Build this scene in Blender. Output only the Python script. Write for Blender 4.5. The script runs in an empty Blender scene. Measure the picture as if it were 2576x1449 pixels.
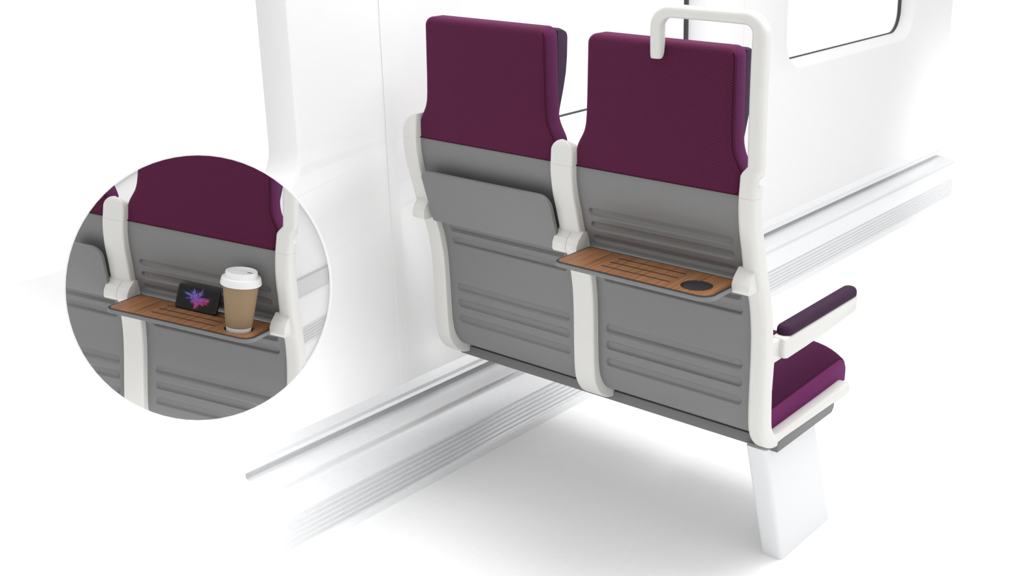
import bpy, bmesh, math
from mathutils import Vector, Matrix

# ------------------------------------------------------------------ basics
S = bpy.context.scene
COL = S.collection
FPX = 3085.0                       # focal length in pixels of the 2576 px wide frame
CAM = Vector((1.61, -2.2704, 1.618))
RIGHT = Vector((0.77512, 0.63181, 0.0)).normalized()
FWD = Vector((-0.596703, 0.732260, -0.328239)).normalized()
RIGHT = FWD.cross(Vector((0, 0, 1))).normalized()
UP = RIGHT.cross(FWD).normalized()

def link(o, parent=None):
    COL.objects.link(o)
    if parent is not None:
        o.parent = parent
    return o

def tag(o, label=None, cat=None, group=None, kind=None):
    if label: o['label'] = label
    if cat: o['category'] = cat
    if group: o['group'] = group
    if kind: o['kind'] = kind
    return o

def empty(name, loc=(0, 0, 0)):
    o = bpy.data.objects.new(name, None)
    o.location = loc
    o.empty_display_size = 0.05
    return link(o)

def fin(name, bm, mat, parent=None, smooth=True, angle=35, off=(0, 0, 0)):
    """turn a bmesh into one object; off is the parent's location, so vertices stay in place"""
    bmesh.ops.remove_doubles(bm, verts=bm.verts, dist=1e-6)
    bmesh.ops.recalc_face_normals(bm, faces=bm.faces)
    if off != (0, 0, 0):
        bmesh.ops.translate(bm, verts=bm.verts, vec=-Vector(off))
    me = bpy.data.meshes.new(name)
    bm.to_mesh(me); bm.free()
    mats = mat if isinstance(mat, (list, tuple)) else [mat]
    for m in mats: me.materials.append(m)
    if smooth:
        for p in me.polygons: p.use_smooth = True
        me.set_sharp_from_angle(angle=math.radians(angle))
    return link(bpy.data.objects.new(name, me), parent)

def boolean(o, cutter, op='DIFFERENCE'):
    """apply a boolean for good; returns False when nothing is left"""
    m = o.modifiers.new('b', 'BOOLEAN'); m.object = cutter; m.operation = op; m.solver = 'EXACT'
    dg = bpy.context.evaluated_depsgraph_get(); dg.update()
    me = bpy.data.meshes.new_from_object(o.evaluated_get(dg))
    o.modifiers.clear()
    name = o.data.name
    o.data = me; me.name = name
    return len(me.polygons) > 0

def drop(o):
    me = o.data
    bpy.data.objects.remove(o)
    if me and me.users == 0: bpy.data.meshes.remove(me)

# ------------------------------------------------------------------ shapes
def bm_box(x0, x1, y0, y1, z0, z1, bev=0.0, seg=2, bm=None):
    t = bmesh.new()
    vs = [t.verts.new((x, y, z)) for x in (x0, x1) for y in (y0, y1) for z in (z0, z1)]
    for f in ((0, 1, 3, 2), (4, 6, 7, 5), (0, 4, 5, 1), (2, 3, 7, 6), (0, 2, 6, 4), (1, 5, 7, 3)):
        t.faces.new([vs[i] for i in f])
    if bev:
        bmesh.ops.bevel(t, geom=t.edges[:], offset=bev, segments=seg, profile=0.5, affect='EDGES')
    if bm is None: return t
    me = bpy.data.meshes.new('t'); t.to_mesh(me); t.free(); bm.from_mesh(me); bpy.data.meshes.remove(me)
    return bm

def prism(pts, a0, a1, axis='x', bev=0.0, seg=3, bevel_caps_only=False):
    """closed 2D outline extruded along an axis. axis x: pts=(y,z); y: pts=(x,z); z: pts=(x,y)"""
    bm = bmesh.new()
    def P(p, a):
        return {'x': (a, p[0], p[1]), 'y': (p[0], a, p[1]), 'z': (p[0], p[1], a)}[axis]
    A = [bm.verts.new(P(p, a0)) for p in pts]
    B = [bm.verts.new(P(p, a1)) for p in pts]
    n = len(pts)
    fa = bm.faces.new(A); fb = bm.faces.new(B[::-1])
    for i in range(n):
        bm.faces.new((A[i], B[i], B[(i + 1) % n], A[(i + 1) % n]))
    bmesh.ops.recalc_face_normals(bm, faces=bm.faces)
    if bev:
        es = list(set(fa.edges) | set(fb.edges)) if bevel_caps_only else bm.edges[:]
        bmesh.ops.bevel(bm, geom=es, offset=bev, segments=seg, profile=0.5, affect='EDGES')
    return bm

def rrect(x0, x1, y0, y1, r, seg=6):
    """rounded rectangle outline; r is one radius or four: (x1,y1),(x0,y1),(x0,y0),(x1,y0)"""
    if not isinstance(r, (list, tuple)): r = (r,) * 4
    out = []
    for k, (cx, cy) in enumerate(((x1, y1), (x0, y1), (x0, y0), (x1, y0))):
        q = r[k]
        sx = -1 if cx == x1 else 1; sy = -1 if cy == y1 else 1
        for i in range(seg + 1):
            a = math.pi / 2 * k + math.pi / 2 * i / seg
            out.append((cx + sx * q + q * math.cos(a), cy + sy * q + q * math.sin(a)))
    return out

def catmull(pts, n):
    """resample a list of tuples with a Catmull-Rom spline, n steps a span"""
    out = []
    L = len(pts)
    for i in range(L - 1):
        p0 = pts[max(i - 1, 0)]; p1 = pts[i]; p2 = pts[i + 1]; p3 = pts[min(i + 2, L - 1)]
        for k in range(n):
            t = k / n
            out.append(tuple(0.5 * ((2 * b) + (-a + c) * t + (2 * a - 5 * b + 4 * c - d) * t * t + (-a + 3 * b - 3 * c + d) * t ** 3)
                             for a, b, c, d in zip(p0, p1, p2, p3)))
    out.append(tuple(pts[-1]))
    return out

def loft(rings, bm=None):
    """closed rings (lists of points) joined in order, both ends capped"""
    bm = bm or bmesh.new()
    V = [[bm.verts.new(p) for p in r] for r in rings]
    n = len(rings[0])
    for a, b in zip(V[:-1], V[1:]):
        for i in range(n):
            bm.faces.new((a[i], a[(i + 1) % n], b[(i + 1) % n], b[i]))
    bm.faces.new(V[0][::-1]); bm.faces.new(V[-1])
    return bm

def frame_ring(yo, zo, yi, zi, x0, x1, r):
    L = math.hypot(yi - yo, zi - zo)
    dy, dz = (yi - yo) / L, (zi - zo) / L
    r = min(r, L / 2 - 1e-4, (x1 - x0) / 2 - 1e-4)
    return [(x, yo + dy * s, zo + dz * s) for x, s in rrect(x0, x1, 0, L, r, 4)]

def frame_loft(path, r, cap0=0.0, cap1=0.0):
    """path of (yo,zo,yi,zi,x0,x1); capN rounds an end by adding shrunken rings"""
    rings = []
    def grow(p, q, c):
        res = []
        my, mz = (p[0] + p[2]) / 2, (p[1] + p[3]) / 2
        ny, nz = (q[0] + q[2]) / 2, (q[1] + q[3]) / 2
        l = math.hypot(my - ny, mz - nz); ty, tz = (my - ny) / l, (mz - nz) / l
        for k in (4, 3, 2, 1):
            a = math.pi / 2 * k / 4.4
            e = c * math.sin(a); s = c * (1 - math.cos(a))
            L = math.hypot(p[2] - p[0], p[3] - p[1]); uy, uz = (p[2] - p[0]) / L, (p[3] - p[1]) / L
            res.append(frame_ring(p[0] + uy * s + ty * e, p[1] + uz * s + tz * e, p[2] - uy * s + ty * e, p[3] - uz * s + tz * e,
                                  p[4] + s, p[5] - s, max(r - s * .5, 0.001)))
        return res
    if cap0: rings += grow(path[0], path[1], cap0)
    rings += [frame_ring(*p, r) for p in path]
    if cap1: rings += grow(path[-1], path[-2], cap1)[::-1]
    return loft(rings)

def interp(tab, z):
    """piecewise linear table of (z, v), z descending or ascending"""
    t = sorted(tab)
    if z <= t[0][0]: return t[0][1]
    for (a, va), (b, vb) in zip(t[:-1], t[1:]):
        if z <= b: return va + (vb - va) * (z - a) / (b - a)
    return t[-1][1]

def lathe(prof, n=48, c=(0, 0, 0)):
    bm = bmesh.new()
    rows = []
    for r, z in prof:
        rows.append([bm.verts.new((c[0] + r * math.cos(2 * math.pi * i / n), c[1] + r * math.sin(2 * math.pi * i / n), c[2] + z)) for i in range(n)])
    for a, b in zip(rows[:-1], rows[1:]):
        for i in range(n): bm.faces.new((a[i], a[(i + 1) % n], b[(i + 1) % n], b[i]))
    bm.faces.new(rows[0][::-1]); bm.faces.new(rows[-1])
    return bm

def tube(pts, r, n=8):
    rings = []
    for i, p in enumerate(pts):
        a = Vector(pts[max(i - 1, 0)]); b = Vector(pts[min(i + 1, len(pts) - 1)])
        t = (b - a).normalized()
        u = t.cross(Vector((0.3, 0.9, 0.2))).normalized(); v = t.cross(u)
        rings.append([Vector(p) + r * (u * math.cos(2 * math.pi * k / n) + v * math.sin(2 * math.pi * k / n)) for k in range(n)])
    return loft(rings)

# ------------------------------------------------------------------ materials
def new_mat(name):
    m = bpy.data.materials.new(name); m.use_nodes = True
    nt = m.node_tree; b = nt.nodes['Principled BSDF']
    return m, nt, b

def N(nt, typ, **kw):
    n = nt.nodes.new(typ)
    for k, v in kw.items(): setattr(n, k, v)
    return n

def math_n(nt, op, a, b=None, c=None):
    n = N(nt, 'ShaderNodeMath', operation=op)
    for i, v in enumerate((a, b, c)):
        if v is None: continue
        if isinstance(v, (int, float)): n.inputs[i].default_value = v
        else: nt.links.new(v, n.inputs[i])
    return n.outputs[0]

def mix_col(nt, fac, a, b):
    n = N(nt, 'ShaderNodeMix', data_type='RGBA')
    for sock, v in ((n.inputs['Factor'], fac), (n.inputs['A'], a), (n.inputs['B'], b)):
        if isinstance(v, (int, float)): sock.default_value = v
        elif isinstance(v, tuple): sock.default_value = (*v, 1)
        else: nt.links.new(v, sock)
    return n.outputs['Result']

def grain(nt, scale, lo, hi, detail=2):
    tc = N(nt, 'ShaderNodeTexCoord'); no = N(nt, 'ShaderNodeTexNoise')
    no.inputs['Scale'].default_value = scale; no.inputs['Detail'].default_value = detail
    nt.links.new(tc.outputs['Object'], no.inputs['Vector'])
    mr = N(nt, 'ShaderNodeMapRange')
    mr.inputs['From Min'].default_value = 0.3; mr.inputs['From Max'].default_value = 0.7
    mr.inputs['To Min'].default_value = lo; mr.inputs['To Max'].default_value = hi
    nt.links.new(no.outputs['Fac'], mr.inputs['Value'])
    return mr.outputs['Result'], no

def paint(name, col, rough, var=0.03, scale=400, spec=0.5, bump=0.0, metal=0.0, coat=0.0):
    m, nt, b = new_mat(name)
    f, no = grain(nt, scale, 0, 1)
    c = mix_col(nt, f, tuple(v * (1 - var) for v in col), tuple(min(1, v * (1 + var)) for v in col))
    nt.links.new(c, b.inputs['Base Color'])
    b.inputs['Roughness'].default_value = rough
    b.inputs['Specular IOR Level'].default_value = spec
    b.inputs['Metallic'].default_value = metal
    b.inputs['Coat Weight'].default_value = coat
    b.inputs['Coat Roughness'].default_value = 0.2
    if bump:
        bp = N(nt, 'ShaderNodeBump'); bp.inputs['Strength'].default_value = bump; bp.inputs['Distance'].default_value = 0.0005
        nt.links.new(no.outputs['Fac'], bp.inputs['Height']); nt.links.new(bp.outputs['Normal'], b.inputs['Normal'])
    return m

def dotted(name, dark, bright, px, pz, vert='Z', rough=0.85, sharp=2.2, sheen=0.25, hor='X', wrap=False, bias=0.5):
    """woven cloth: staggered bright dots on a dark ground"""
    m, nt, b = new_mat(name)
    tc = N(nt, 'ShaderNodeTexCoord'); sp = N(nt, 'ShaderNodeSeparateXYZ')
    nt.links.new(tc.outputs['Object'], sp.inputs[0])
    cu, cv = sp.outputs[hor], sp.outputs[vert]
    if wrap:                                   # let the weave run on over the top and round the sides
        cu = math_n(nt, 'ADD', cu, sp.outputs['Y']); cv = math_n(nt, 'ADD', cv, sp.outputs['Y'])
    cx = math_n(nt, 'COSINE', math_n(nt, 'MULTIPLY', cu, 2 * math.pi / px))
    cz = math_n(nt, 'COSINE', math_n(nt, 'MULTIPLY', cv, 2 * math.pi / pz))
    v = math_n(nt, 'ADD', math_n(nt, 'MULTIPLY', math_n(nt, 'MULTIPLY', cx, cz), sharp / 2), bias)
    v = math_n(nt, 'MINIMUM', math_n(nt, 'MAXIMUM', v, 0), 1)
    f, no = grain(nt, 900, 0.8, 1.2)
    nt.links.new(mix_col(nt, v, dark, bright), b.inputs['Base Color'])
    b.inputs['Roughness'].default_value = rough
    b.inputs['Specular IOR Level'].default_value = 0.12
    b.inputs['Sheen Weight'].default_value = sheen
    b.inputs['Sheen Tint'].default_value = (0.75, 0.25, 0.75, 1)
    bp = N(nt, 'ShaderNodeBump'); bp.inputs['Strength'].default_value = 0.35; bp.inputs['Distance'].default_value = 0.0008
    nt.links.new(v, bp.inputs['Height']); nt.links.new(bp.outputs['Normal'], b.inputs['Normal'])
    return m

M = {}
M['frame'] = paint('warm_white_paint', (0.65, 0.645, 0.62), 0.32, 0.02, 500, 0.5, 0.05)
M['shell'] = paint('grey_shell_plastic', (0.182, 0.182, 0.182), 0.46, 0.05, 900, 0.45, 0.06)
M['base'] = paint('grey_base_plastic', (0.15, 0.15, 0.151), 0.5, 0.05, 900, 0.4, 0.06)
M['dark'] = paint('charcoal_rubber', (0.035, 0.037, 0.038), 0.5, 0.1, 600, 0.4)
M['cloth'] = dotted('dotted_purple_cloth', (0.020, 0.0125, 0.026), (0.160, 0.0088, 0.054), 0.0071, 0.0064, 'Z', sheen=0.13, wrap=True, bias=0.40)
M['seatcloth'] = dotted('fine_purple_cloth', (0.032, 0.005, 0.026), (0.075, 0.008, 0.046), 0.005, 0.0045, 'Y', sharp=1.6, sheen=0.03)
M['band'] = dotted('plain_plum_cloth', (0.062, 0.010, 0.046), (0.10, 0.016, 0.068), 0.0026, 0.0026, 'Z', sharp=1.2, sheen=0.08, hor='Y')
M['sideband'] = dotted('magenta_side_cloth', (0.105, 0.014, 0.078), (0.16, 0.021, 0.110), 0.0042, 0.0042, 'Z', sharp=1.2, sheen=0.05, hor='Y')
M['piping'] = paint('dark_red_thread', (0.045, 0.007, 0.018), 0.8, 0.3, 700, 0.1)

def mottled(name, a, b_, scale=350):
    m, nt, b = new_mat(name)
    f, no = grain(nt, scale, 0, 1, 4)
    nt.links.new(mix_col(nt, f, a, b_), b.inputs['Base Color'])
    b.inputs['Roughness'].default_value = 0.8
    b.inputs['Specular IOR Level'].default_value = 0.15
    b.inputs['Sheen Weight'].default_value = 0.0
    bp = N(nt, 'ShaderNodeBump'); bp.inputs['Strength'].default_value = 0.4; bp.inputs['Distance'].default_value = 0.0006
    nt.links.new(no.outputs['Fac'], bp.inputs['Height']); nt.links.new(bp.outputs['Normal'], b.inputs['Normal'])
    return m
M['wing'] = mottled('indigo_leather', (0.044, 0.026, 0.054), (0.062, 0.031, 0.060))
M['pad'] = mottled('dark_plum_leather', (0.026, 0.014, 0.032), (0.055, 0.020, 0.048), 420)

def wood():
    m, nt, b = new_mat('oak_veneer')
    tc = N(nt, 'ShaderNodeTexCoord'); mp = N(nt, 'ShaderNodeMapping')
    mp.inputs['Scale'].default_value = (620, 7, 7)
    nt.links.new(tc.outputs['Object'], mp.inputs['Vector'])
    n1 = N(nt, 'ShaderNodeTexNoise'); n1.inputs['Scale'].default_value = 1; n1.inputs['Detail'].default_value = 3
    nt.links.new(mp.outputs[0], n1.inputs['Vector'])
    mp2 = N(nt, 'ShaderNodeMapping'); mp2.inputs['Scale'].default_value = (170, 5, 5)
    nt.links.new(tc.outputs['Object'], mp2.inputs['Vector'])
    n2 = N(nt, 'ShaderNodeTexNoise'); n2.inputs['Scale'].default_value = 1; n2.inputs['Detail'].default_value = 2
    nt.links.new(mp2.outputs[0], n2.inputs['Vector'])
    r = N(nt, 'ShaderNodeValToRGB')
    e = r.color_ramp.elements
    e[0].position = 0.37; e[0].color = (0.14, 0.055, 0.022, 1)
    e[1].position = 0.62; e[1].color = (0.40, 0.185, 0.080, 1)
    k = e.new(0.47); k.color = (0.29, 0.128, 0.053, 1)
    v = math_n(nt, 'ADD', math_n(nt, 'MULTIPLY', n1.outputs['Fac'], 0.55), math_n(nt, 'MULTIPLY', n2.outputs['Fac'], 0.45))
    nt.links.new(v, r.inputs['Fac']); nt.links.new(r.outputs['Color'], b.inputs['Base Color'])
    b.inputs['Roughness'].default_value = 0.5
    return m
M['wood'] = wood()
M['wall'] = paint('white_wall_paint', (0.75, 0.75, 0.75), 0.55, 0.012, 250, 0.3)
M['floor'] = paint('white_floor_vinyl', (0.94, 0.94, 0.94), 0.7, 0.01, 60, 0.2)
M['leg'] = paint('white_powder_coat', (0.72, 0.73, 0.74), 0.4, 0.02, 260, 0.4, 0.08)
M['lid'] = paint('white_plastic_lid', (0.76, 0.76, 0.76), 0.4, 0.01, 300, 0.4)
M['black'] = paint('black_plastic', (0.006, 0.006, 0.006), 0.3, 0.1, 300, 0.4)
M['board'] = paint('white_board', (0.95, 0.95, 0.95), 0.6, 0.01, 200, 0.2)
M['rubber'] = paint('black_window_rubber', (0.045, 0.045, 0.045), 0.6, 0.1, 300, 0.3)

def alu():
    m, nt, b = new_mat('brushed_aluminium')
    tc = N(nt, 'ShaderNodeTexCoord'); mp = N(nt, 'ShaderNodeMapping')
    mp.inputs['Scale'].default_value = (260, 60, 260)
    nt.links.new(tc.outputs['Object'], mp.inputs['Vector'])
    n1 = N(nt, 'ShaderNodeTexNoise'); n1.inputs['Scale'].default_value = 1; n1.inputs['Detail'].default_value = 3
    nt.links.new(mp.outputs[0], n1.inputs['Vector'])
    nt.links.new(mix_col(nt, n1.outputs['Fac'], (0.74, 0.75, 0.76), (0.84, 0.845, 0.85)), b.inputs['Base Color'])
    b.inputs['Metallic'].default_value = 0.45
    b.inputs['Roughness'].default_value = 0.32
    bp = N(nt, 'ShaderNodeBump'); bp.inputs['Strength'].default_value = 0.15; bp.inputs['Distance'].default_value = 0.0005
    nt.links.new(n1.outputs['Fac'], bp.inputs['Height']); nt.links.new(bp.outputs['Normal'], b.inputs['Normal'])
    return m
M['alu'] = alu()

def kraft():
    m, nt, b = new_mat('ribbed_kraft_card')
    tc = N(nt, 'ShaderNodeTexCoord'); wv = N(nt, 'ShaderNodeTexWave', wave_type='BANDS', bands_direction='Z')
    wv.inputs['Scale'].default_value = 230; wv.inputs['Distortion'].default_value = 2.5; wv.inputs['Detail'].default_value = 1
    wv.inputs['Detail Scale'].default_value = 0.6
    nt.links.new(tc.outputs['Object'], wv.inputs['Vector'])
    nt.links.new(mix_col(nt, wv.outputs['Fac'], (0.27, 0.185, 0.105), (0.30, 0.21, 0.122)), b.inputs['Base Color'])
    b.inputs['Roughness'].default_value = 0.8
    bp = N(nt, 'ShaderNodeBump'); bp.inputs['Strength'].default_value = 0.3; bp.inputs['Distance'].default_value = 0.0005
    nt.links.new(wv.outputs['Fac'], bp.inputs['Height']); nt.links.new(bp.outputs['Normal'], b.inputs['Normal'])
    return m
M['kraft'] = kraft()

def glass():
    m, nt, b = new_mat('clear_window_glass')
    out = nt.nodes['Material Output']; nt.nodes.remove(b)
    tr = N(nt, 'ShaderNodeBsdfTransparent'); gl = N(nt, 'ShaderNodeBsdfGlossy'); gl.inputs['Roughness'].default_value = 0.02
    mx = N(nt, 'ShaderNodeMixShader'); mx.inputs[0].default_value = 0.06
    nt.links.new(tr.outputs[0], mx.inputs[1]); nt.links.new(gl.outputs[0], mx.inputs[2])
    nt.links.new(mx.outputs[0], out.inputs['Surface'])
    return m
M['glass'] = glass()

def screen_mat(cx, cz, hw, hh):
    """lit phone screen: a generic burst of coloured powder on black. Screen coordinates: object X and Z."""
    m, nt, b = new_mat('lit_phone_screen')
    tc = N(nt, 'ShaderNodeTexCoord'); sp = N(nt, 'ShaderNodeSeparateXYZ')
    nt.links.new(tc.outputs['Object'], sp.inputs[0])
    u = math_n(nt, 'MULTIPLY', math_n(nt, 'SUBTRACT', sp.outputs['X'], cx), 1 / hw)
    v = math_n(nt, 'MULTIPLY', math_n(nt, 'SUBTRACT', sp.outputs['Z'], cz), 1 / hh)
    rad = math_n(nt, 'SQRT', math_n(nt, 'ADD', math_n(nt, 'MULTIPLY', u, u), math_n(nt, 'MULTIPLY', v, v)))
    ang = math_n(nt, 'ARCTAN2', v, u)
    cb = N(nt, 'ShaderNodeCombineXYZ')
    nt.links.new(math_n(nt, 'MULTIPLY', math_n(nt, 'COSINE', ang), 3.2), cb.inputs[0])
    nt.links.new(math_n(nt, 'MULTIPLY', math_n(nt, 'SINE', ang), 3.2), cb.inputs[1])
    nt.links.new(math_n(nt, 'MULTIPLY', rad, 0.9), cb.inputs[2])
    n1 = N(nt, 'ShaderNodeTexNoise'); n1.inputs['Scale'].default_value = 1.0; n1.inputs['Detail'].default_value = 5; n1.inputs['Roughness'].default_value = 0.65
    nt.links.new(cb.outputs[0], n1.inputs['Vector'])
    lim = math_n(nt, 'ADD', math_n(nt, 'MULTIPLY', math_n(nt, 'SUBTRACT', n1.outputs['Fac'], 0.5), 2.6), 0.58)
    mask = math_n(nt, 'MINIMUM', math_n(nt, 'MAXIMUM', math_n(nt, 'MULTIPLY', math_n(nt, 'SUBTRACT', lim, rad), 4.0), 0), 1)
    n2 = N(nt, 'ShaderNodeTexNoise'); n2.inputs['Scale'].default_value = 190; n2.inputs['Detail'].default_value = 4
    nt.links.new(tc.outputs['Object'], n2.inputs['Vector'])
    hue = math_n(nt, 'ADD', math_n(nt, 'MULTIPLY', math_n(nt, 'SUBTRACT', u, math_n(nt, 'MULTIPLY', v, 1.2)), 0.33),
                 math_n(nt, 'ADD', math_n(nt, 'MULTIPLY', n2.outputs['Fac'], 0.9), 0.05))
    r = N(nt, 'ShaderNodeValToRGB'); e = r.color_ramp.elements
    e[0].position = 0.1; e[0].color = (0.10, 0.22, 0.75, 1)
    e[1].position = 0.95; e[1].color = (0.62, 0.02, 0.05, 1)
    for p, c in ((0.3, (0.16, 0.16, 0.62, 1)), (0.46, (0.32, 0.12, 0.62, 1)), (0.62, (0.30, 0.09, 0.45, 1)), (0.76, (0.75, 0.05, 0.28, 1))):
        k = e.new(p); k.color = c
    nt.links.new(hue, r.inputs['Fac'])
    sh = math_n(nt, 'MULTIPLY', mask, math_n(nt, 'ADD', math_n(nt, 'MULTIPLY', n2.outputs['Fac'], 1.6), -0.25))
    em = mix_col(nt, math_n(nt, 'MAXIMUM', sh, 0), (0.002, 0.002, 0.003), r.outputs['Color'])
    b.inputs['Base Color'].default_value = (0.004, 0.004, 0.004, 1)
    b.inputs['Roughness'].default_value = 0.25
    b.inputs['Specular IOR Level'].default_value = 0.25
    nt.links.new(em, b.inputs['Emission Color']); b.inputs['Emission Strength'].default_value = 0.9
    return m

# ------------------------------------------------------------------ the setting
WX = lambda z: -0.55 - 0.036 * (z - 0.29)           # the wall leans outward
WY0, WY1 = -1.9, 3.80
SY0 = -0.64                                      # the metal skirting starts here; an added white plinth replaces its fade to white
WZ0, WZ1 = 0.282, 2.05
WT = 0.075

fl = fin('floor', bm_box(-60, 60, -60, 90, -0.05, 0.0), M['floor'], smooth=False)
tag(fl, 'plain white studio floor under the double seat', 'floor', kind='structure')

wall_pts = [(WX(WZ0), WZ0), (WX(WZ1), WZ1), (WX(WZ1) - WT, WZ1), (WX(WZ0) - WT, WZ0)]
wall = fin('wall_left', prism(wall_pts, WY0, WY1, 'y'), M['wall'], smooth=False)
tag(wall, 'white vehicle side wall with rounded window openings', 'wall', kind='structure')

WIN = [(0.229, 1.472), (2.09, 3.33)]
SILL, HEAD = 0.857, 1.86
def open_loops(y0, y1, grow_, dx, z0=SILL, z1=HEAD, r=0.12):
    return [(WX(z) + dx, y, z) for y, z in rrect(y0 - grow_, y1 + grow_, z0 - grow_, z1 + grow_, r + grow_, 10)]
def opening(y0, y1):
    # flared reveal: a soft round-over at the wall face, narrowing to the glass
    R = [open_loops(y0, y1, 0.030, 0.02), open_loops(y0, y1, 0.016, -0.0), open_loops(y0, y1, 0.006, -0.004), open_loops(y0, y1, 0.0, -0.012),
         open_loops(y0, y1, -0.022, -0.055), open_loops(y0, y1, -0.022, -0.12)]
    return fin('cut', loft(R), M['wall'])
for k, (y0, y1) in enumerate(WIN):
    c = opening(y0, y1); boolean(wall, c); drop(c)
c = opening(-1.632, -0.392); boolean(wall, c); drop(c)
wall.data.materials.clear(); wall.data.materials.append(M['wall'])
for p in wall.data.polygons: p.use_smooth = True
wall.data.set_sharp_from_angle(angle=math.radians(30))

for k, (y0, y1) in enumerate(WIN):
    bm = bmesh.new()
    o_, i_ = open_loops(y0, y1, -0.0215, -0.056), open_loops(y0, y1 - .007, -0.031, -0.056, SILL - .0055)
    o2, i2 = open_loops(y0, y1, -0.0215, -0.066), open_loops(y0, y1 - .007, -0.031, -0.066, SILL - .0055)
    L = [[bm.verts.new(p) for p in q] for q in (o_, i_, i2, o2)]
    n = len(o_)
    for a in range(4):
        for i in range(n):
            bm.faces.new((L[a][i], L[a][(i + 1) % n], L[(a + 1) % 4][(i + 1) % n], L[(a + 1) % 4][i]))
    w = fin('window_%d' % (k + 1), bm, M['rubber'])
    tag(w, ['black rubber window seal behind the headrests', 'black rubber window seal of the farther window'][k], 'window', kind='structure')
    bm = loft([open_loops(y0, y1 - .006, -0.030, -0.059, SILL - .005), open_loops(y0, y1 - .006, -0.030, -0.063, SILL - .005)])
    fin('glass_pane', bm, M['glass'], w, smooth=False)

# slim cover strips over the panel joints between the windows
for k, yc in enumerate((-0.079, 1.755)):
    pts = [(WX(WZ0) - 0.004, WZ0), (WX(WZ1) - 0.004, WZ1), (WX(WZ1) + 0.0022, WZ1), (WX(WZ0) + 0.0022, WZ0)]
    t = fin('trim_%d' % (k + 1), prism(pts, yc - 0.017, yc + 0.017, 'y'), M['wall'], smooth=False)
    tag(t, ['white upright joint strip on the wall left of the seats', 'white upright joint strip between the two windows'][k], 'trim', kind='structure')

# skirting: lip, groove, sloped ledge, ribbed face
sk = [(-0.62, 0.282), (-0.5495, 0.282), (-0.5475, 0.254), (-0.5420, 0.247), (-0.5400, 0.238), (-0.5435, 0.2345), (-0.566, 0.2335), (-0.567, 0.2180), (-0.552, 0.2165), (-0.545, 0.2185)]
sk += [(-0.488, 0.2060), (-0.480, 0.2025), (-0.474, 0.196), (-0.4710, 0.187), (-0.4695, 0.116)]
x, z = -0.483, 0.101
nr = 6
for i in range(nr):
    zt = 0.112 - (0.112 - 0.028) * i / nr; h = (0.112 - 0.028) / nr
    xt = -0.4690 + 0.004 * i / nr
    sk += [(xt - 0.0060, zt - h * .10), (xt - 0.0070, zt - h * .34), (xt - .001, zt - h * .62), (xt + 0.0008, zt - h * .80), (xt, zt - h * .97)]
sk += [(-0.4650, 0.027), (-0.4640, 0.023), (-0.4645, 0.0), (-0.62, 0.0)]
b_ = fin('baseboard_left', prism(sk, SY0, WY1, 'y'), M['alu'], smooth=True, angle=25)
tag(b_, 'brushed metal ribbed heater skirting along the foot of the wall', 'skirting', kind='structure')

pl = fin('trim_3', prism([(-0.62, 0.282), (-0.5495, 0.282), (-0.5400, 0.225), (-0.478, 0.204), (-0.4650, 0.190), (-0.4640, 0.0), (-0.62, 0.0)], WY0, SY0 + .0005, 'y'), M['wall'], smooth=False)  # added block, white in place of the skirting washing out in the light
tag(pl, 'added plain white plinth where the metal skirting fades to white', 'trim', kind='structure')

# ------------------------------------------------------------------ the double seat
seat = empty('double_train_seat', (0.0, 0.2, 0.0))
tag(seat, 'double train seat seen from behind with grey back shells, purple headrests and one aisle leg', 'train seat')
OFF = (0.0, 0.2, 0.0)
PARTS = []        # (object) list that the round cutaway model repeats
def part(name, bm, mat, parent=None, **kw):
    o = fin(name, bm, mat, parent or seat, off=OFF, **kw)
    PARTS.append(o)
    return o

PATH = [(-.1225, 1.000, -.078, 1.000), (-.1232, .960, -.077, .957), (-.1150, .911, -.066, .908), (-.0990, .861, -.050, .856),
        (-.0830, .810, -.033, .804), (-.0640, .766, -.016, .760), (-.0465, .723, -.001, .716), (-.0320, .660, .014, .656), (-.0255, .594, .0215, .592),
        (-.0216, .513, .029, .513), (-.0170, .450, .036, .450), (-.0080, .410, .042, .418), (.0155, .377, .056, .396), (.0480, .3580, .072, .3865), (.0850, .3515, .095, .382)]
RAIL = [(.13, .3505, .13, .382), (.25, .3515, .25, .3835), (.36, .353, .36, .385), (.448, .355, .448, .387)]
SEAM = 0.9775

def split(path, zs):
    up = [p for p in path if p[1] > zs]; dn = [p for p in path if p[1] <= zs]
    a, b = up[-1], dn[0]
    t = (a[1] - zs) / (a[1] - b[1])
    m = tuple(u + (v - u) * t for u, v in zip(a, b))
    up.append((m[0], m[1] + .00012, m[2], m[3] + .00012) + m[4:]); dn.insert(0, (m[0], m[1] - .00012, m[2], m[3] - .00012) + m[4:])
    return up, dn

# --- middle frame post and its rounded cap
full = catmull([p + (-0.0305, 0.0305) for p in PATH], 4)
up, dn = split(full, SEAM)
arch = []
for k in range(10):
    a = math.pi / 2 * (1 - k / 10) * 0.97
    h = 0.0305 * math.sin(a); w = 0.0305 * math.cos(a)
    dpt = 0.002 * math.sin(a) ** 4
    arch.append((-.1225 + 0.006 * math.sin(a) ** 3, 1.005 + h, -.0765, 1.003 + h * .45, -w, w))
part('frame_post', frame_loft(dn, 0.0055), M['frame'])
cap = part('post_cap', frame_loft(arch + up, 0.0055), M['frame'])

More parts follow.
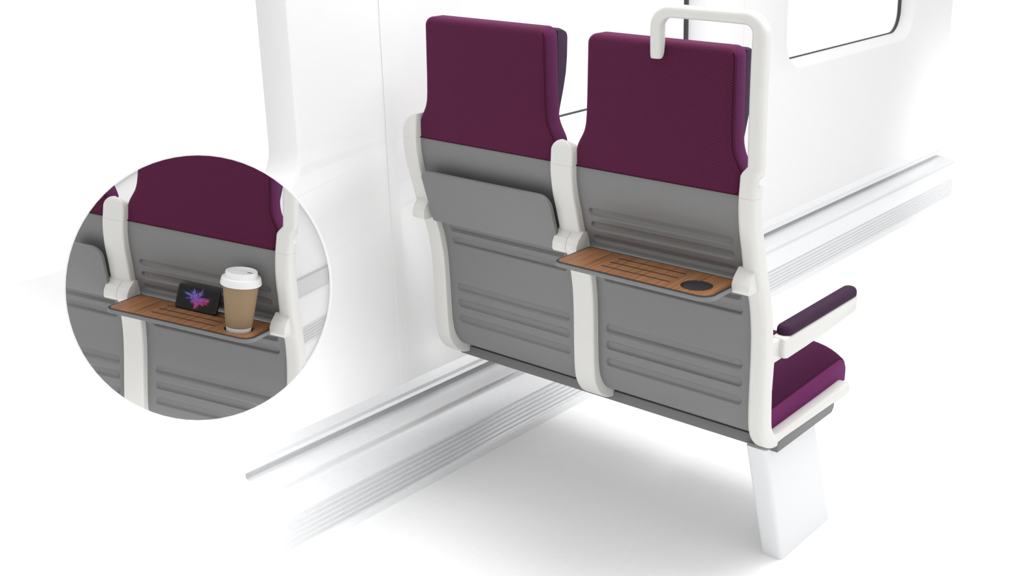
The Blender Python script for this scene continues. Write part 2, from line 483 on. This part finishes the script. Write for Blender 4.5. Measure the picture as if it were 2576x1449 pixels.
# --- wall side post: narrow pointed head
full = catmull([p + (-0.4895, -0.4455) for p in PATH], 4)
up, dn = split(full, SEAM)
arch = []
for k in range(12):
    a = math.pi / 2 * (1 - k / 12) * 0.985
    arch.append((-.1225 + 0.006 * math.sin(a) ** 3, 0.985 + 0.05 * math.sin(a), -.078, 0.985 + 0.05 * math.sin(a), -0.453 - 0.0365 * math.cos(a), -0.4455 - .004 * math.sin(a) ** 6))
arch = [p for p in arch if p[1] > 1.001]
part('frame_post', frame_loft(dn, 0.0055), M['frame'])
part('post_cap', frame_loft(arch + up, 0.0055), M['frame'])

# --- aisle post running on into the seat rail, with the head block above
full = catmull([p + (0.446, 0.4845) for p in PATH + RAIL], 4)
up, dn = split(full, SEAM)
part('frame_post', frame_loft(dn, 0.011, 0, 0.012), M['frame'], angle=50)
head = [(-.1235, 1.0440, -.0930, 1.0440, 0.4632, 0.4945), (-.1230, 1.0370, -.0910, 1.0370, 0.4575, 0.4930), (-.1227, 1.0290, -.086, 1.0290, 0.4505, 0.4895),
        (-.1225, 1.0215, -.080, 1.0215, 0.4465, 0.487)]
hb = part('post_cap', frame_loft(head + up, 0.010), M['frame'], angle=50)
ct = fin('cut', prism([(-.108, 1.004), (-.092, .9985), (-.05, 1.012), (-.05, 1.030), (-.092, 1.021), (-.108, 1.017)], 0.4700, 0.52, 'x'), M['frame'], off=OFF)
ct.location = OFF; hb_par = hb.parent
hb.parent = None; hb.location = OFF
boolean(hb, ct); hb.parent = hb_par; hb.location = (0, 0, 0); drop(ct)

# --- grab handle
def bar(path, rr):
    """path of (x, y, z, width in the plane, depth in y)"""
    rings = []
    for i, p in enumerate(path):
        a = path[max(i - 1, 0)]; b = path[min(i + 1, len(path) - 1)]
        tx, tz = b[0] - a[0], b[2] - a[2]; l = math.hypot(tx, tz); tx /= l; tz /= l
        nx, nz = -tz, tx
        rings.append([(p[0] + nx * s, p[1] + d, p[2] + nz * s) for s, d in rrect(-p[3] / 2, p[3] / 2, -p[4] / 2, p[4] / 2, min(rr, p[3] / 2 - 1e-4, p[4] / 2 - 1e-4), 5)])
    return loft(rings)
hp = [(0.2440, -.127, 1.2385, .022, .014), (0.2440, -.1262, 1.2395, .0245, .018), (0.2440, -.125, 1.242, .0265, .022), (0.2440, -.124, 1.250, .027, .026), (0.2440, -.124, 1.272, .027, .029), (0.2440, -.125, 1.302, .027, .029)]
for k in range(1, 9):
    a = math.pi - math.pi / 2 * k / 8
    hp.append((0.2780 + 0.034 * math.cos(a), -.126, 1.302 + 0.034 * math.sin(a), .0268, .029))
hp += [(0.34, -.126, 1.336, .0265, .029), (0.40, -.126, 1.336, .0268, .029), (0.447, -.126, 1.336, .028, .029)]
for k in range(1, 9):
    a = math.pi / 2 - math.pi / 2 * k / 8
    hp.append((0.447 + 0.033 * math.cos(a), -.126, 1.303 + 0.033 * math.sin(a), .028 + .005 * k / 8, .029 + .002 * k / 8))
for zz, yy in ((1.25, -.1245), (1.19, -.121), (1.13, -.117), (1.08, -.113), (1.060, -.1100), (1.041, -.1083)):
    hp.append((0.480 - .0015 * (1.303 - zz) / .3, yy, zz, .033, .031))
part('grab_handle', bar(hp, 0.0105), M['frame'], angle=60)

# --- back shells
PAN = [(-.1035, .9775), (-.1030, .950), (-.0950, .911), (-.0790, .861), (-.0630, .810), (-.0270, .723), (-.0125, .660), (-.0060, .594),
       (-.0010, .513), (.0035, .460), (.0130, .425), (.0320, .3975), (.0540, .3815), (.0780, .3725)]
def shell(cx):
    zc = catmull(PAN, 24)
    X0, X1 = cx - 0.211, cx + 0.211
    g0, g1 = cx - 0.1865, cx + 0.1835
    xs = []
    def span(a, b, n): xs.extend(a + (b - a) * i / n for i in range(n))
    span(X0, g0 - .004, 3); span(g0 - .004, g0 + .016, 12); span(g0 + .016, g1 - .016, 16); span(g1 - .016, g1 + .004, 12); span(g1 + .004, X1, 3); xs.append(X1)
    GR = [(.8705, .0100), (.8365, .0100), (.8025, .0100), (.7685, .0100), (.7345, .0100), (.6970, .0100), (.5660, .0112), (.5215, .0112), (.4760, .0112)]
    bm = bmesh.new()
    rows = []
    for i, (y, z) in enumerate(zc):
        a = zc[max(i - 1, 0)]; b = zc[min(i + 1, len(zc) - 1)]
        ty, tz = b[0] - a[0], b[1] - a[1]; l = math.hypot(ty, tz); ny, nz = -tz / l, ty / l     # inward (+y) normal
        row = []
        for x in xs:
            d = 1
            for gz, gr in GR:
                dx = max(g0 + gr - x, 0, x - (g1 - gr)); dd = math.hypot(dx, z - gz) - gr
                d = min(d, dd)
            k = min(max((0.0005 - d) / 0.0045, 0), 1); k = k * k * (3 - 2 * k)
            row.append((x, y + ny * 0.0068 * k, z + nz * 0.0068 * k))
        rows.append((row, [(x, y + ny * .014, z + nz * .014) for x in xs]))
    F = [[bm.verts.new(p) for p in r[0]] for r in rows]; B = [[bm.verts.new(p) for p in r[1]] for r in rows]
    n, m = len(F), len(xs)
    for i in range(n - 1):
        for j in range(m - 1):
            bm.faces.new((F[i][j], F[i][j + 1], F[i + 1][j + 1], F[i + 1][j]))
            bm.faces.new((B[i][j], B[i + 1][j], B[i + 1][j + 1], B[i][j + 1]))
        bm.faces.new((F[i][0], F[i + 1][0], B[i + 1][0], B[i][0])); bm.faces.new((F[i][-1], B[i][-1], B[i + 1][-1], F[i + 1][-1]))
    for j in range(m - 1):
        bm.faces.new((F[0][j], B[0][j], B[0][j + 1], F[0][j + 1])); bm.faces.new((F[-1][j], F[-1][j + 1], B[-1][j + 1], B[-1][j]))
    return bm

HW = [(0.9775, .2095), (1.005, .2095), (1.0200, .2085), (1.0300, .2045), (1.0400, .1985), (1.0500, .1930), (1.0600, .1885), (1.0720, .1855), (1.0900, .1835), (1.1300, .1820), (1.2500, .1800)]
ZT, RC = 1.272, 0.021
YR = lambda z: -.1055 - .024 * (z - .978)

def head_outline(cx):
    right = [(cx + interp(HW, z), z) for z in (0.9775, .99, 1.005, 1.015, 1.022, 1.028, 1.034, 1.04, 1.046, 1.052, 1.058, 1.065, 1.073, 1.082, 1.093, 1.11, 1.13, 1.16, 1.19, 1.22, ZT - RC)]
    hw = .180
    right += [(cx + hw - RC + RC * math.cos(a), ZT - RC + RC * math.sin(a)) for a in [math.pi / 2 * k / 8 for k in range(1, 9)]]
    left = [(2 * cx - x, z) for x, z in right[::-1]]
    return right, right + left

def inset_poly(P, d, keep_bottom=True):
    n = len(P); out = []
    for i, p in enumerate(P):
        a = P[i - 1]; b = P[(i + 1) % n]
        if keep_bottom and i in (0, n - 1):
            s = 1 if i == 0 else -1
            out.append((p[0] - s * d, p[1])); continue
        tx, tz = b[0] - a[0], b[1] - a[1]; l = math.hypot(tx, tz) or 1
        out.append((p[0] - tz / l * d, p[1] + tx / l * d))
    return out

def headrest(cx):
    right, P = head_outline(cx)
    r = .016; T = .057
    rings = []
    def ring(d, yo): rings.append([(x, YR(z) + yo, z) for x, z in inset_poly(P, d)])
    for k in range(6):
        a = math.pi / 2 * k / 6
        ring(r * (1 - math.sin(a)), r * (1 - math.cos(a)))
    ring(0, r); ring(0, T - .006)
    ring(.0018, T - .0018); ring(.006, T)
    hr = part('headrest', loft(rings), M['cloth'], angle=60)
    for s in (1, -1):
        # plum side band with a rounded top end
        pts = [(x, z) for x, z in right if z > 0.99]
        pts = pts[:-3]
        bm = bmesh.new(); rows = []
        n = len(pts)
        for i, (x, z) in enumerate(pts):
            a = pts[max(i - 1, 0)]; b = pts[min(i + 1, n - 1)]
            tx, tz = b[0] - a[0], b[1] - a[1]; l = math.hypot(tx, tz); nx, nz = tz / l, -tx / l
            top = max(0, (z - (ZT - .024)) / .024)
            y0 = YR(z) + .0125 + .010 * top ** 2; y1 = YR(z) + T - .008 - .004 * top ** 2
            q = []
            for yy, o in ((y0, .0002), (y0 + .002, .0014), ((y0 + y1) / 2, .0018), (y1 - .002, .0014), (y1, .0002)):
                xx = x + nx * o; zz = z + nz * o
                q.append((cx + s * (xx - cx), yy, zz))
            for yy in (y1, y0):
                q.append((cx + s * (x - nx * .004 - cx), yy, z - nz * .004))
            rows.append(q)
        loft(rows, bm)
        part('side_band', bm, M['band'], hr, angle=50)
        # dark stitched piping along the rear edge of the band
        pp = [(cx + s * (x - .0015 - cx), YR(z) + (.0075 if s == 1 else .0150), z) for x, z in pts[:-2]]
        part('piping', tube(pp, .0012, 6), M['piping'], hr)
    # lower hem
    part('hem', bm_box(cx - .2085, cx + .2085, YR(.978) - .0007, YR(.978) + .02, .9766, .9792, .0007), M['piping'], hr)
    # indigo front pad with side wings
    wp = [(-.052, .985), (-.052, 1.262), (-.044, 1.2665), (-.034, 1.263), (-.0215, 1.2575), (-.0165, 1.252), (-.0145, 1.244), (-.0150, 1.200), (-.0185, 1.165), (-.0265, 1.130), (-.0340, 1.105), (-.040, 1.085), (-.0440, 1.060), (-.0440, 1.0), (-.046, .985)]
    part('front_pad', prism(wp, cx - .1775, cx + .1775, 'x', .004, 3, True), M['wing'], hr, angle=40)
    return hr

CB, CA = 0.238, -0.238
for c in (CB, CA):
    part('back_shell', shell(c), M['shell'], angle=40)
    headrest(c - .004)

kb = lathe([(.0005, -.006), (.0045, -.006), (.0062, -.0045), (.0068, 0), (.0062, .0045), (.0045, .006), (.0005, .006)], 20)
bmesh.ops.rotate(kb, verts=kb.verts, matrix=Matrix.Rotation(math.pi / 2, 3, 'Y'))
bmesh.ops.translate(kb, verts=kb.verts, vec=(CB - .004 - .1835, -.082, 1.238))
part('coat_hook', kb, M['leg'])

# --- back cushions (front side) and seat cushions
for c in (CB, CA):
    prof = [(-.085, .975), (-.060, .975), (-.042, .96), (-.030, .90), (-.010, .80), (.018, .70), (.034, .60), (.048, .50), (.060, .43), (.030, .43), (.016, .50), (.010, .60), (.002, .66), (-.012, .73), (-.046, .81), (-.070, .89)]
    part('back_cushion', prism(prof, c - .19, c + .19, 'x', .008, 3, True), M['sideband'], angle=40)

def cushion(x0, x1):
    cx, hw = (x0 + x1) / 2, (x1 - x0) / 2
    ys = [.085, .10, .16, .22, .28, .34, .40, .44]
    rings = []
    def ring(y, zb, sc=0.0):
        zs = .436 + .012 * (y - .1) / .36                  # side seam height
        crown = .028
        pts = []
        pts.append((x1 - .004, y, zb)); pts.append((x1, y, zb + .006)); pts.append((x1 + .0005, y, (zb + zs) / 2)); pts.append((x1, y, zs - .004)); pts.append((x1 - .001, y, zs))
        for k in range(1, 24):
            t = math.cos(math.pi * k / 24)
            pts.append((cx + (hw - .002) * t, y, zs + crown * (1 - abs(t) ** 6) - sc * (1 - abs(t) ** 8)))
        pts.append((x0 + .001, y, zs)); pts.append((x0, y, zs - .004)); pts.append((x0, y, (zb + zs) / 2)); pts.append((x0, y, zb + .006)); pts.append((x0 + .004, y, zb))
        return pts
    for y in ys: rings.append(ring(y, .366))
    # rounded front: the top rolls over
    base = ring(.44, .366)
    for k in range(1, 9):
        a = math.pi / 2 * k / 8
        e = .052 * math.sin(a); d = .052 * (1 - math.cos(a))
        rings.append([(p[0], p[1] + e, max(p[2] - d * (1 if p[2] > .40 else 0), .366 + (p[2] - .366) * .2)) for p in base])
    return loft(rings)
for x0, x1, nm in ((.014, .4505, 0), (-.446, -.014, 1)):
    cu = part('seat_cushion', cushion(x0, x1), M['seatcloth'], angle=60)
    # plain side panel with its seam
    sp = [(.088, .372), (.4905, .372), (.4905, .395), (.4885, .408), (.4800, .424), (.4660, .4360), (.446, .4425), (.10, .4325), (.088, .431)]
    part('side_panel', prism(sp, x1 - .003, x1 + .0022, 'x', .0012, 2), M['sideband'], cu)
    part('seam', tube([(x1 + .0015, y, .4360 + .012 * (y - .1) / .36) for y in (.09, .2, .3, .4, .452)][:-1] + [(x1 + .0012, .446, .4430), (x1 + .0012, .4665, .4365), (x1 + .0012, .4790, .4255)], .0010, 6), M['piping'], cu)

# --- base tray, leg
bp = [(.070, .3415), (.070, .3685), (.10, .3700), (.362, .3640), (.362, .352), (.352, .3415)]
part('base_plate', prism(bp, -.478, .4855, 'x', .0015, 2), M['base'])
lp = rrect(.412, .466, 0, 1, 0, 1)
def leg():
    rings = []
    for z, ya, yb in ((0.0, .1775, .4447), (.12, .1345, .394), (.24, .0915, .3435), (.345, .0540, .2990)):
        rings.append([(x, y, z) for x, y in rrect(.411, .4665, ya, yb, .010, 4)])
    return loft(rings)
part('leg', leg(), M['leg'], angle=40)

# --- hinges of the folding tables
hg = [(-.0795, .8185), (-.0985, .8010), (-.1055, .7885), (-.1065, .7745), (-.1030, .7670), (-.0960, .7655), (-.0500, .7655), (-.060, .815)]
for x0, x1 in ((-.034, .0035), (.0041, .036), (.4365, .4775), (-.479, -.4395)):
    part('table_hinge', prism(hg, x0, x1, 'x', .0012, 2), M['frame'], angle=30)

# --- folding tables
TX0, TX1, TY0, TY1, TZ = .0395, .4385, -.2020, -.0585, .7800
def table(stowed):
    """built open, in place at the aisle seat; the stowed one is swung up at the window seat"""
    outl = rrect(TX0, TX1, TY0, TY1, (.004, .004, .020, .030), 7)
    def ins(d): return rrect(TX0 + d, TX1 - d, TY0 + d, TY1 - d, (.004, .004, .020 - d * .6, .030 - d * .6), 7)
    if stowed:
        ang = math.radians(-71.5)
        T = Matrix.Translation((-.467, -.0850, .7625)) @ Matrix.Rotation(ang, 4, 'X') @ Matrix.Translation((0, .0585, -.7685))
    else:
        T = Matrix.Identity(4)
    def put(name, bm, mat, par=None, **kw):
        bmesh.ops.transform(bm, matrix=T, verts=bm.verts)
        return part(name, bm, mat, par, **kw)
    tb = put('folding_table', prism(outl, TZ - .0115, TZ - .0012, 'z', .0016, 2, True), M['shell'], angle=30)
    rim = put('edge_trim', prism(ins(.0006), TZ - .006, TZ, 'z', .0006, 1, True), M['dark'], tb, angle=30)
    if not stowed:
        wd = put('wood_inlay', prism(ins(.0060), TZ - .0010, TZ + .0005, 'z'), M['wood'], tb, smooth=False)
        cyl = lambda r, z0, z1: lathe([(r, z0), (r, z1)], 48, (.3766, -.1447, 0))
        ct = fin('cut', cyl(.0345, TZ - .0046, TZ + .02), M['dark'], off=OFF)
        for q, mm in ((wd, 'wood'), (rim, 'dark'), (tb, 'shell')):
            pq = q.parent; q.parent = None; boolean(q, ct); q.parent = pq
            q.data.materials.clear(); q.data.materials.append(M[mm])
        drop(ct)
        for yy in (-.0955, -.1285, -.1610):
            put('slot', prism(rrect(.144, .322, yy - .0023, yy + .0023, .0021, 4), TZ - .0002, TZ + .0008, 'z'), M['dark'], tb, smooth=False)
        put('cup_recess', lathe([(.0340, TZ - .0048), (.0340, TZ - .0040), (.0340, TZ - .0010), (.0325, TZ - .0015), (.0320, TZ - .0042), (.0005, TZ - .0042)], 48, (.3766, -.1447, 0)), M['dark'], tb)
    tb['label'] = 'grey folding table folded up against the seat back' if stowed else 'folding table swung down, wood inlay with three slots and cup recess'
    return tb
table(False)
table(True)

# --- armrest
ab = [(.070, .6215), (.066, .614), (.066, .583), (.073, .5715), (.090, .5665), (.18, .5675), (.30, .5715), (.435, .5790), (.444, .584), (.4475, .595), (.4475, .6215)]
ar = part('armrest', prism(ab, .4490, .4845, 'x', .006, 3), M['frame'], angle=40)
rings = []
for z, d in ((.6262, .002), (.6275, .0005), (.632, .0), (.640, .0008), (.6455, .0040), (.6480, .0085), (.6485, .012)):
    rings.append([(x, y, z - .0048) for x, y in rrect(.4475 + d, .4860 - d, .082 + d, .4485 - d, .0190 - d, 8)])
part('arm_pad', loft(rings), M['pad'], ar)
part('arm_bracket', bm_box(.4535, .4720, .005, .090, .566, .6185, .004), M['frame'], ar)
part('arm_bracket', bm_box(.4560, .4800, .012, .034, .505, .590, .004), M['frame'], ar)

# ------------------------------------------------------------------ the round cutaway model with cup and phone
G, SIG = 0.75, 0.872
def cam_ray(u, v):
    return RIGHT * ((u - 1288) / FPX) - UP * ((v - 724.5) / FPX) + FWD
A2W = Matrix((RIGHT, -UP, FWD)).transposed()          # camera axes (right, down, forward) to world
def aim(u, v):
    x, y = (u - 1288) / FPX, (v - 724.5) / FPX
    yaw = math.atan2(x, 1); pitch = -math.atan2(y, math.hypot(x, 1))
    return Matrix.Rotation(yaw, 3, 'Y') @ Matrix.Rotation(pitch, 3, 'X')
ROT = A2W @ (aim(498, 724) @ aim(1641, 608).inverted()) @ A2W.inverted()
PC = Vector((0.25, -0.10, 0.80))                       # a point in the middle of the seat back
c0 = CAM + (ROT @ (PC - CAM)) * G
MI = Matrix.Translation(c0) @ (ROT.to_4x4() @ Matrix.Scale(SIG * G, 4)) @ Matrix.Translation(-PC)

def circle(radius, depth, n=96):
    return [CAM + cam_ray(498 + radius * math.cos(2 * math.pi * i / n), 724 + radius * math.sin(2 * math.pi * i / n)) * depth for i in range(n)]
FAR = 2.18
NEAR = FAR - .006
inv = MI.inverted()
PLANES = []
LINV = (MI @ Matrix.Translation(Vector((0.0, 0.2, 0.0)))).inverted()
_apex = LINV @ CAM
_rim = [LINV @ p for p in circle(333, 2.0, 72)]
_mid = LINV @ (CAM + cam_ray(498, 724) * 2.0)
for i in range(72):
    n_ = (_rim[i] - _apex).cross(_rim[(i + 1) % 72] - _apex).normalized()
    if n_.dot(_mid - _apex) > 0: n_ = -n_
    PLANES.append(n_)
def clip_round(me):
    """cut a mesh to the round outline, closing the cut faces; False when nothing is left"""
    bm = bmesh.new(); bm.from_mesh(me)
    for n_ in PLANES:
        ds = [n_.dot(v.co - _apex) for v in bm.verts]
        if not ds or min(ds) > 0:
            bm.free(); return False
        if max(ds) <= 0: continue
        r = bmesh.ops.bisect_plane(bm, geom=bm.verts[:] + bm.edges[:] + bm.faces[:], dist=1e-6, plane_co=_apex, plane_no=n_, clear_outer=True)
        es = [e for e in r['geom_cut'] if isinstance(e, bmesh.types.BMEdge) and e.is_boundary]
        if es: bmesh.ops.holes_fill(bm, edges=es, sides=0)
    ok = len(bm.faces) > 3
    bm.to_mesh(me); bm.free()
    for p in me.polygons: p.material_index = 0
    return ok
disp = empty('cutaway_display', (0, 0, 0))
tag(disp, 'round cutaway model of the seat back with open wooden table on white disc', 'display model')
disp.matrix_world = MI @ Matrix.Translation((OFF[0], OFF[1], OFF[2]))
COPY = {}
skip = ('leg', 'base_plate', 'seat_cushion', 'side_panel', 'seam', 'armrest', 'arm_pad', 'arm_bracket', 'back_cushion')
for o in PARTS:
    nm = o.name.split('.')[0]
    if nm in skip: continue
    # quick reject by centre distance is not needed: the boolean says what is inside
    t = bpy.data.objects.new(nm, o.data.copy()); COL.objects.link(t)
    if not clip_round(t.data):
        drop(t); continue
    t.data.set_sharp_from_angle(angle=math.radians(40))
    par = COPY.get(o.parent.name) if o.parent is not None and o.parent != seat else None
    t.parent = par or disp
    COPY[o.name] = t

# white disc behind the model, its ring in front, and the wall arm that carries both
def world_part(name, bm, mat, **kw):
    o = fin(name, bm, mat, None, **kw)
    o.data.transform(disp.matrix_world.inverted())
    o.parent = disp
    return o
world_part('backing_disc', loft([circle(336, FAR), circle(337, FAR + .012)]), M['board'], angle=30)
bm = bmesh.new()
L = [[bm.verts.new(p) for p in circle(r_, d_, 128)] for r_, d_ in ((331.5, NEAR), (335.5, NEAR), (335.5, NEAR + .0055), (331.5, NEAR + .0055))]
for a in range(4):
    for i in range(128):
        bm.faces.new((L[a][i], L[a][(i + 1) % 128], L[(a + 1) % 4][(i + 1) % 128], L[(a + 1) % 4][i]))
world_part('front_ring', bm, M['board'])

def disc_strip(name, a, b, wd_, th, mat, lab=None):
    # a relief bar on the disc, from picture point a to b (their distance along the disc), wd_ high
    d_ = FAR - .001
    q = [CAM + cam_ray(*a) * d_, CAM + cam_ray(*b) * d_, CAM + cam_ray(b[0], b[1] + wd_) * d_, CAM + cam_ray(a[0], a[1] + wd_) * d_]
    nrm = (q[1] - q[0]).cross(q[3] - q[0]).normalized()
    if nrm.dot(CAM - q[0]) < 0: nrm = -nrm
    return world_part(name, loft([q, [p + nrm * th for p in q]]), mat, smooth=False)
disc_strip('trim_strip', (735, 708), (824, 665), 2.5, .0012, M['alu'])
disc_strip('trim_strip', (740, 712), (826, 670), 40, .0006, M['lid'])
for k in range(6):
    disc_strip('trim_rib', (748, 834 + k * 7.6), (822 - k * 3.5, 790 + k * 9.5), 3.4, .0007, M['lid'])

# cup standing in the table's recess of the model
def standing(name, label, cat, at):
    e = empty(name)
    e.matrix_world = MI @ Matrix.Translation(at)
    return tag(e, label, cat)
cup = standing('coffee_cup', 'brown kraft paper takeaway coffee cup with white lid on the model table', 'cup', (.3766, -.1447, TZ - .0041))
def cpart(name, prof, mat, par=cup, **kw): return fin(name, lathe(prof, 64), mat, par, **kw)
cpart('cup_body', [(.0288, 0), (.0292, .001), (.0312, .020), (.0405, .119), (.0410, .124), (.0395, .124), (.0300, .020), (.0285, .003), (.0005, .003)], M['lid'])
cpart('sleeve', [(.0307, .0135), (.0312, .0135), (.0316, .0145), (.0422, .1195), (.0418, .1200), (.0410, .1200)], M['kraft'])
lid = cpart('lid', [(.0470, .1165), (.0482, .1172), (.0484, .1190), (.0462, .1310), (.0452, .1335), (.0430, .1345), (.0392, .1348), (.0384, .1358), (.0374, .1462), (.0366, .1480), (.0352, .1484), (.0340, .1472), (.0330, .1440), (.0320, .1432), (.0005, .1432)], M['lid'], angle=40)
sl = bm_box(-.0058, .0058, -.0016, .0016, .1428, .1437)
bmesh.ops.translate(sl, verts=sl.verts, vec=(.0150, .0120, 0))
fin('sip_hole', sl, M['black'], lid, smooth=False)

phone = standing('mobile_phone', 'black mobile phone with a colourful burst on its screen leaning on the model seat back', 'phone', (.2275, -.1010, TZ + .0031))
PW, PH, PT = .0590, .0610, .0070
tl = Matrix.Rotation(math.radians(-17), 4, 'X')
bm = prism(rrect(-PW, PW, 0, PH, .0075, 6), 0, PT, 'y', .0018, 3, True)
bo = fin('phone_body', bm, M['black'], phone); bo.matrix_local = tl
bm = prism(rrect(-PW + .003, PW - .003, .003, PH - .003, .005, 6), -.0002, .0006, 'y')
sc_ = fin('screen', bm, screen_mat(-.004, PH / 2, PW * .82, PH * .50), bo, smooth=False)

# wall arm behind the disc
pa, pb = CAM + cam_ray(640, 800) * (FAR + .01), CAM + cam_ray(690, 800) * 2.87
for u_, v_ in ((430, 800), (600, 900)):            # studs that hold the seat section off the disc
    o_, e_ = inv @ CAM, inv @ (CAM + cam_ray(u_, v_))
    k_ = (0.012 - o_.y) / (e_.y - o_.y)        # where the sight line meets the front of the shell
    sa, sb = CAM + cam_ray(u_, v_) * k_, CAM + cam_ray(u_, v_) * (FAR + .004)
    world_part('mount_stud', tube([sa, sb], .008, 12), M['lid'])
world_part('wall_arm', tube([pa, pa.lerp(pb, .5), pb], .018, 16), M['lid'])

# ------------------------------------------------------------------ camera, light
cam = bpy.data.cameras.new('camera'); co = bpy.data.objects.new('camera', cam); COL.objects.link(co)
cam.sensor_fit = 'HORIZONTAL'; cam.sensor_width = 36; cam.lens = FPX / 2576 * 36
cam.clip_start = 0.02; cam.clip_end = 100
mw = Matrix.Identity(4)
for i in range(3):
    mw[i][0] = RIGHT[i]; mw[i][1] = UP[i]; mw[i][2] = -FWD[i]; mw[i][3] = CAM[i]
co.matrix_world = mw
S.camera = co

w = bpy.data.worlds.new('studio'); S.world = w; w.use_nodes = True
bg = w.node_tree.nodes['Background']
bg.inputs['Color'].default_value = (1, 1, 1, 1)
# overcast studio dome: brightest overhead, dimmer towards the horizon
wt = w.node_tree
wtc = N(wt, 'ShaderNodeTexCoord'); wsp = N(wt, 'ShaderNodeSeparateXYZ')
wt.links.new(wtc.outputs['Generated'], wsp.inputs[0])
wt.links.new(math_n(wt, 'ADD', math_n(wt, 'MULTIPLY', math_n(wt, 'MAXIMUM', wsp.outputs['Z'], 0), 1.08), 0.42), bg.inputs['Strength'])

def area(name, loc, target, size, power, col=(1, 1, 1), sy=None):
    l = bpy.data.lights.new(name, 'AREA'); l.energy = power; l.color = col
    l.shape = 'RECTANGLE'; l.size = size; l.size_y = sy or size
    o = bpy.data.objects.new(name, l); COL.objects.link(o)
    o.location = loc
    o.rotation_euler = (Vector(target) - Vector(loc)).to_track_quat('-Z', 'Y').to_euler()
    return o
area('ceiling_softbox', (0.70, 0.35, 3.1), (0.55, 0.3, 0), 1.5, 55)
area('side_softbox', (4.2, 0.2, 1.5), (0.0, 0.3, 0.8), 2.0, 7)
def spot(name, loc, target, power, deg, blend=1.0, r=0.25):
    l = bpy.data.lights.new(name, 'SPOT'); l.energy = power; l.spot_size = math.radians(deg); l.spot_blend = blend; l.shadow_soft_size = r
    o = bpy.data.objects.new(name, l); COL.objects.link(o); o.location = loc
    o.rotation_euler = (Vector(target) - Vector(loc)).to_track_quat('-Z', 'Y').to_euler()
spot('skirting_fade_spot', (1.3, -1.55, 0.45), (-0.5, -0.95, 0.12), 165, 44)  # added lamp, overexposes the left end of the skirting so it fades to white
spot('far_end_fade_spot', (2.4, 4.3, 1.3), (-0.55, 3.85, 0.25), 190, 28)  # added lamp, bleaches the far end of the wall and skirting

vs = S.view_settings
S.display_settings.display_device = 'sRGB'
vs.view_transform = 'Standard'; vs.look = 'None'; vs.exposure = 0.0; vs.gamma = 1.0; vs.use_curve_mapping = False
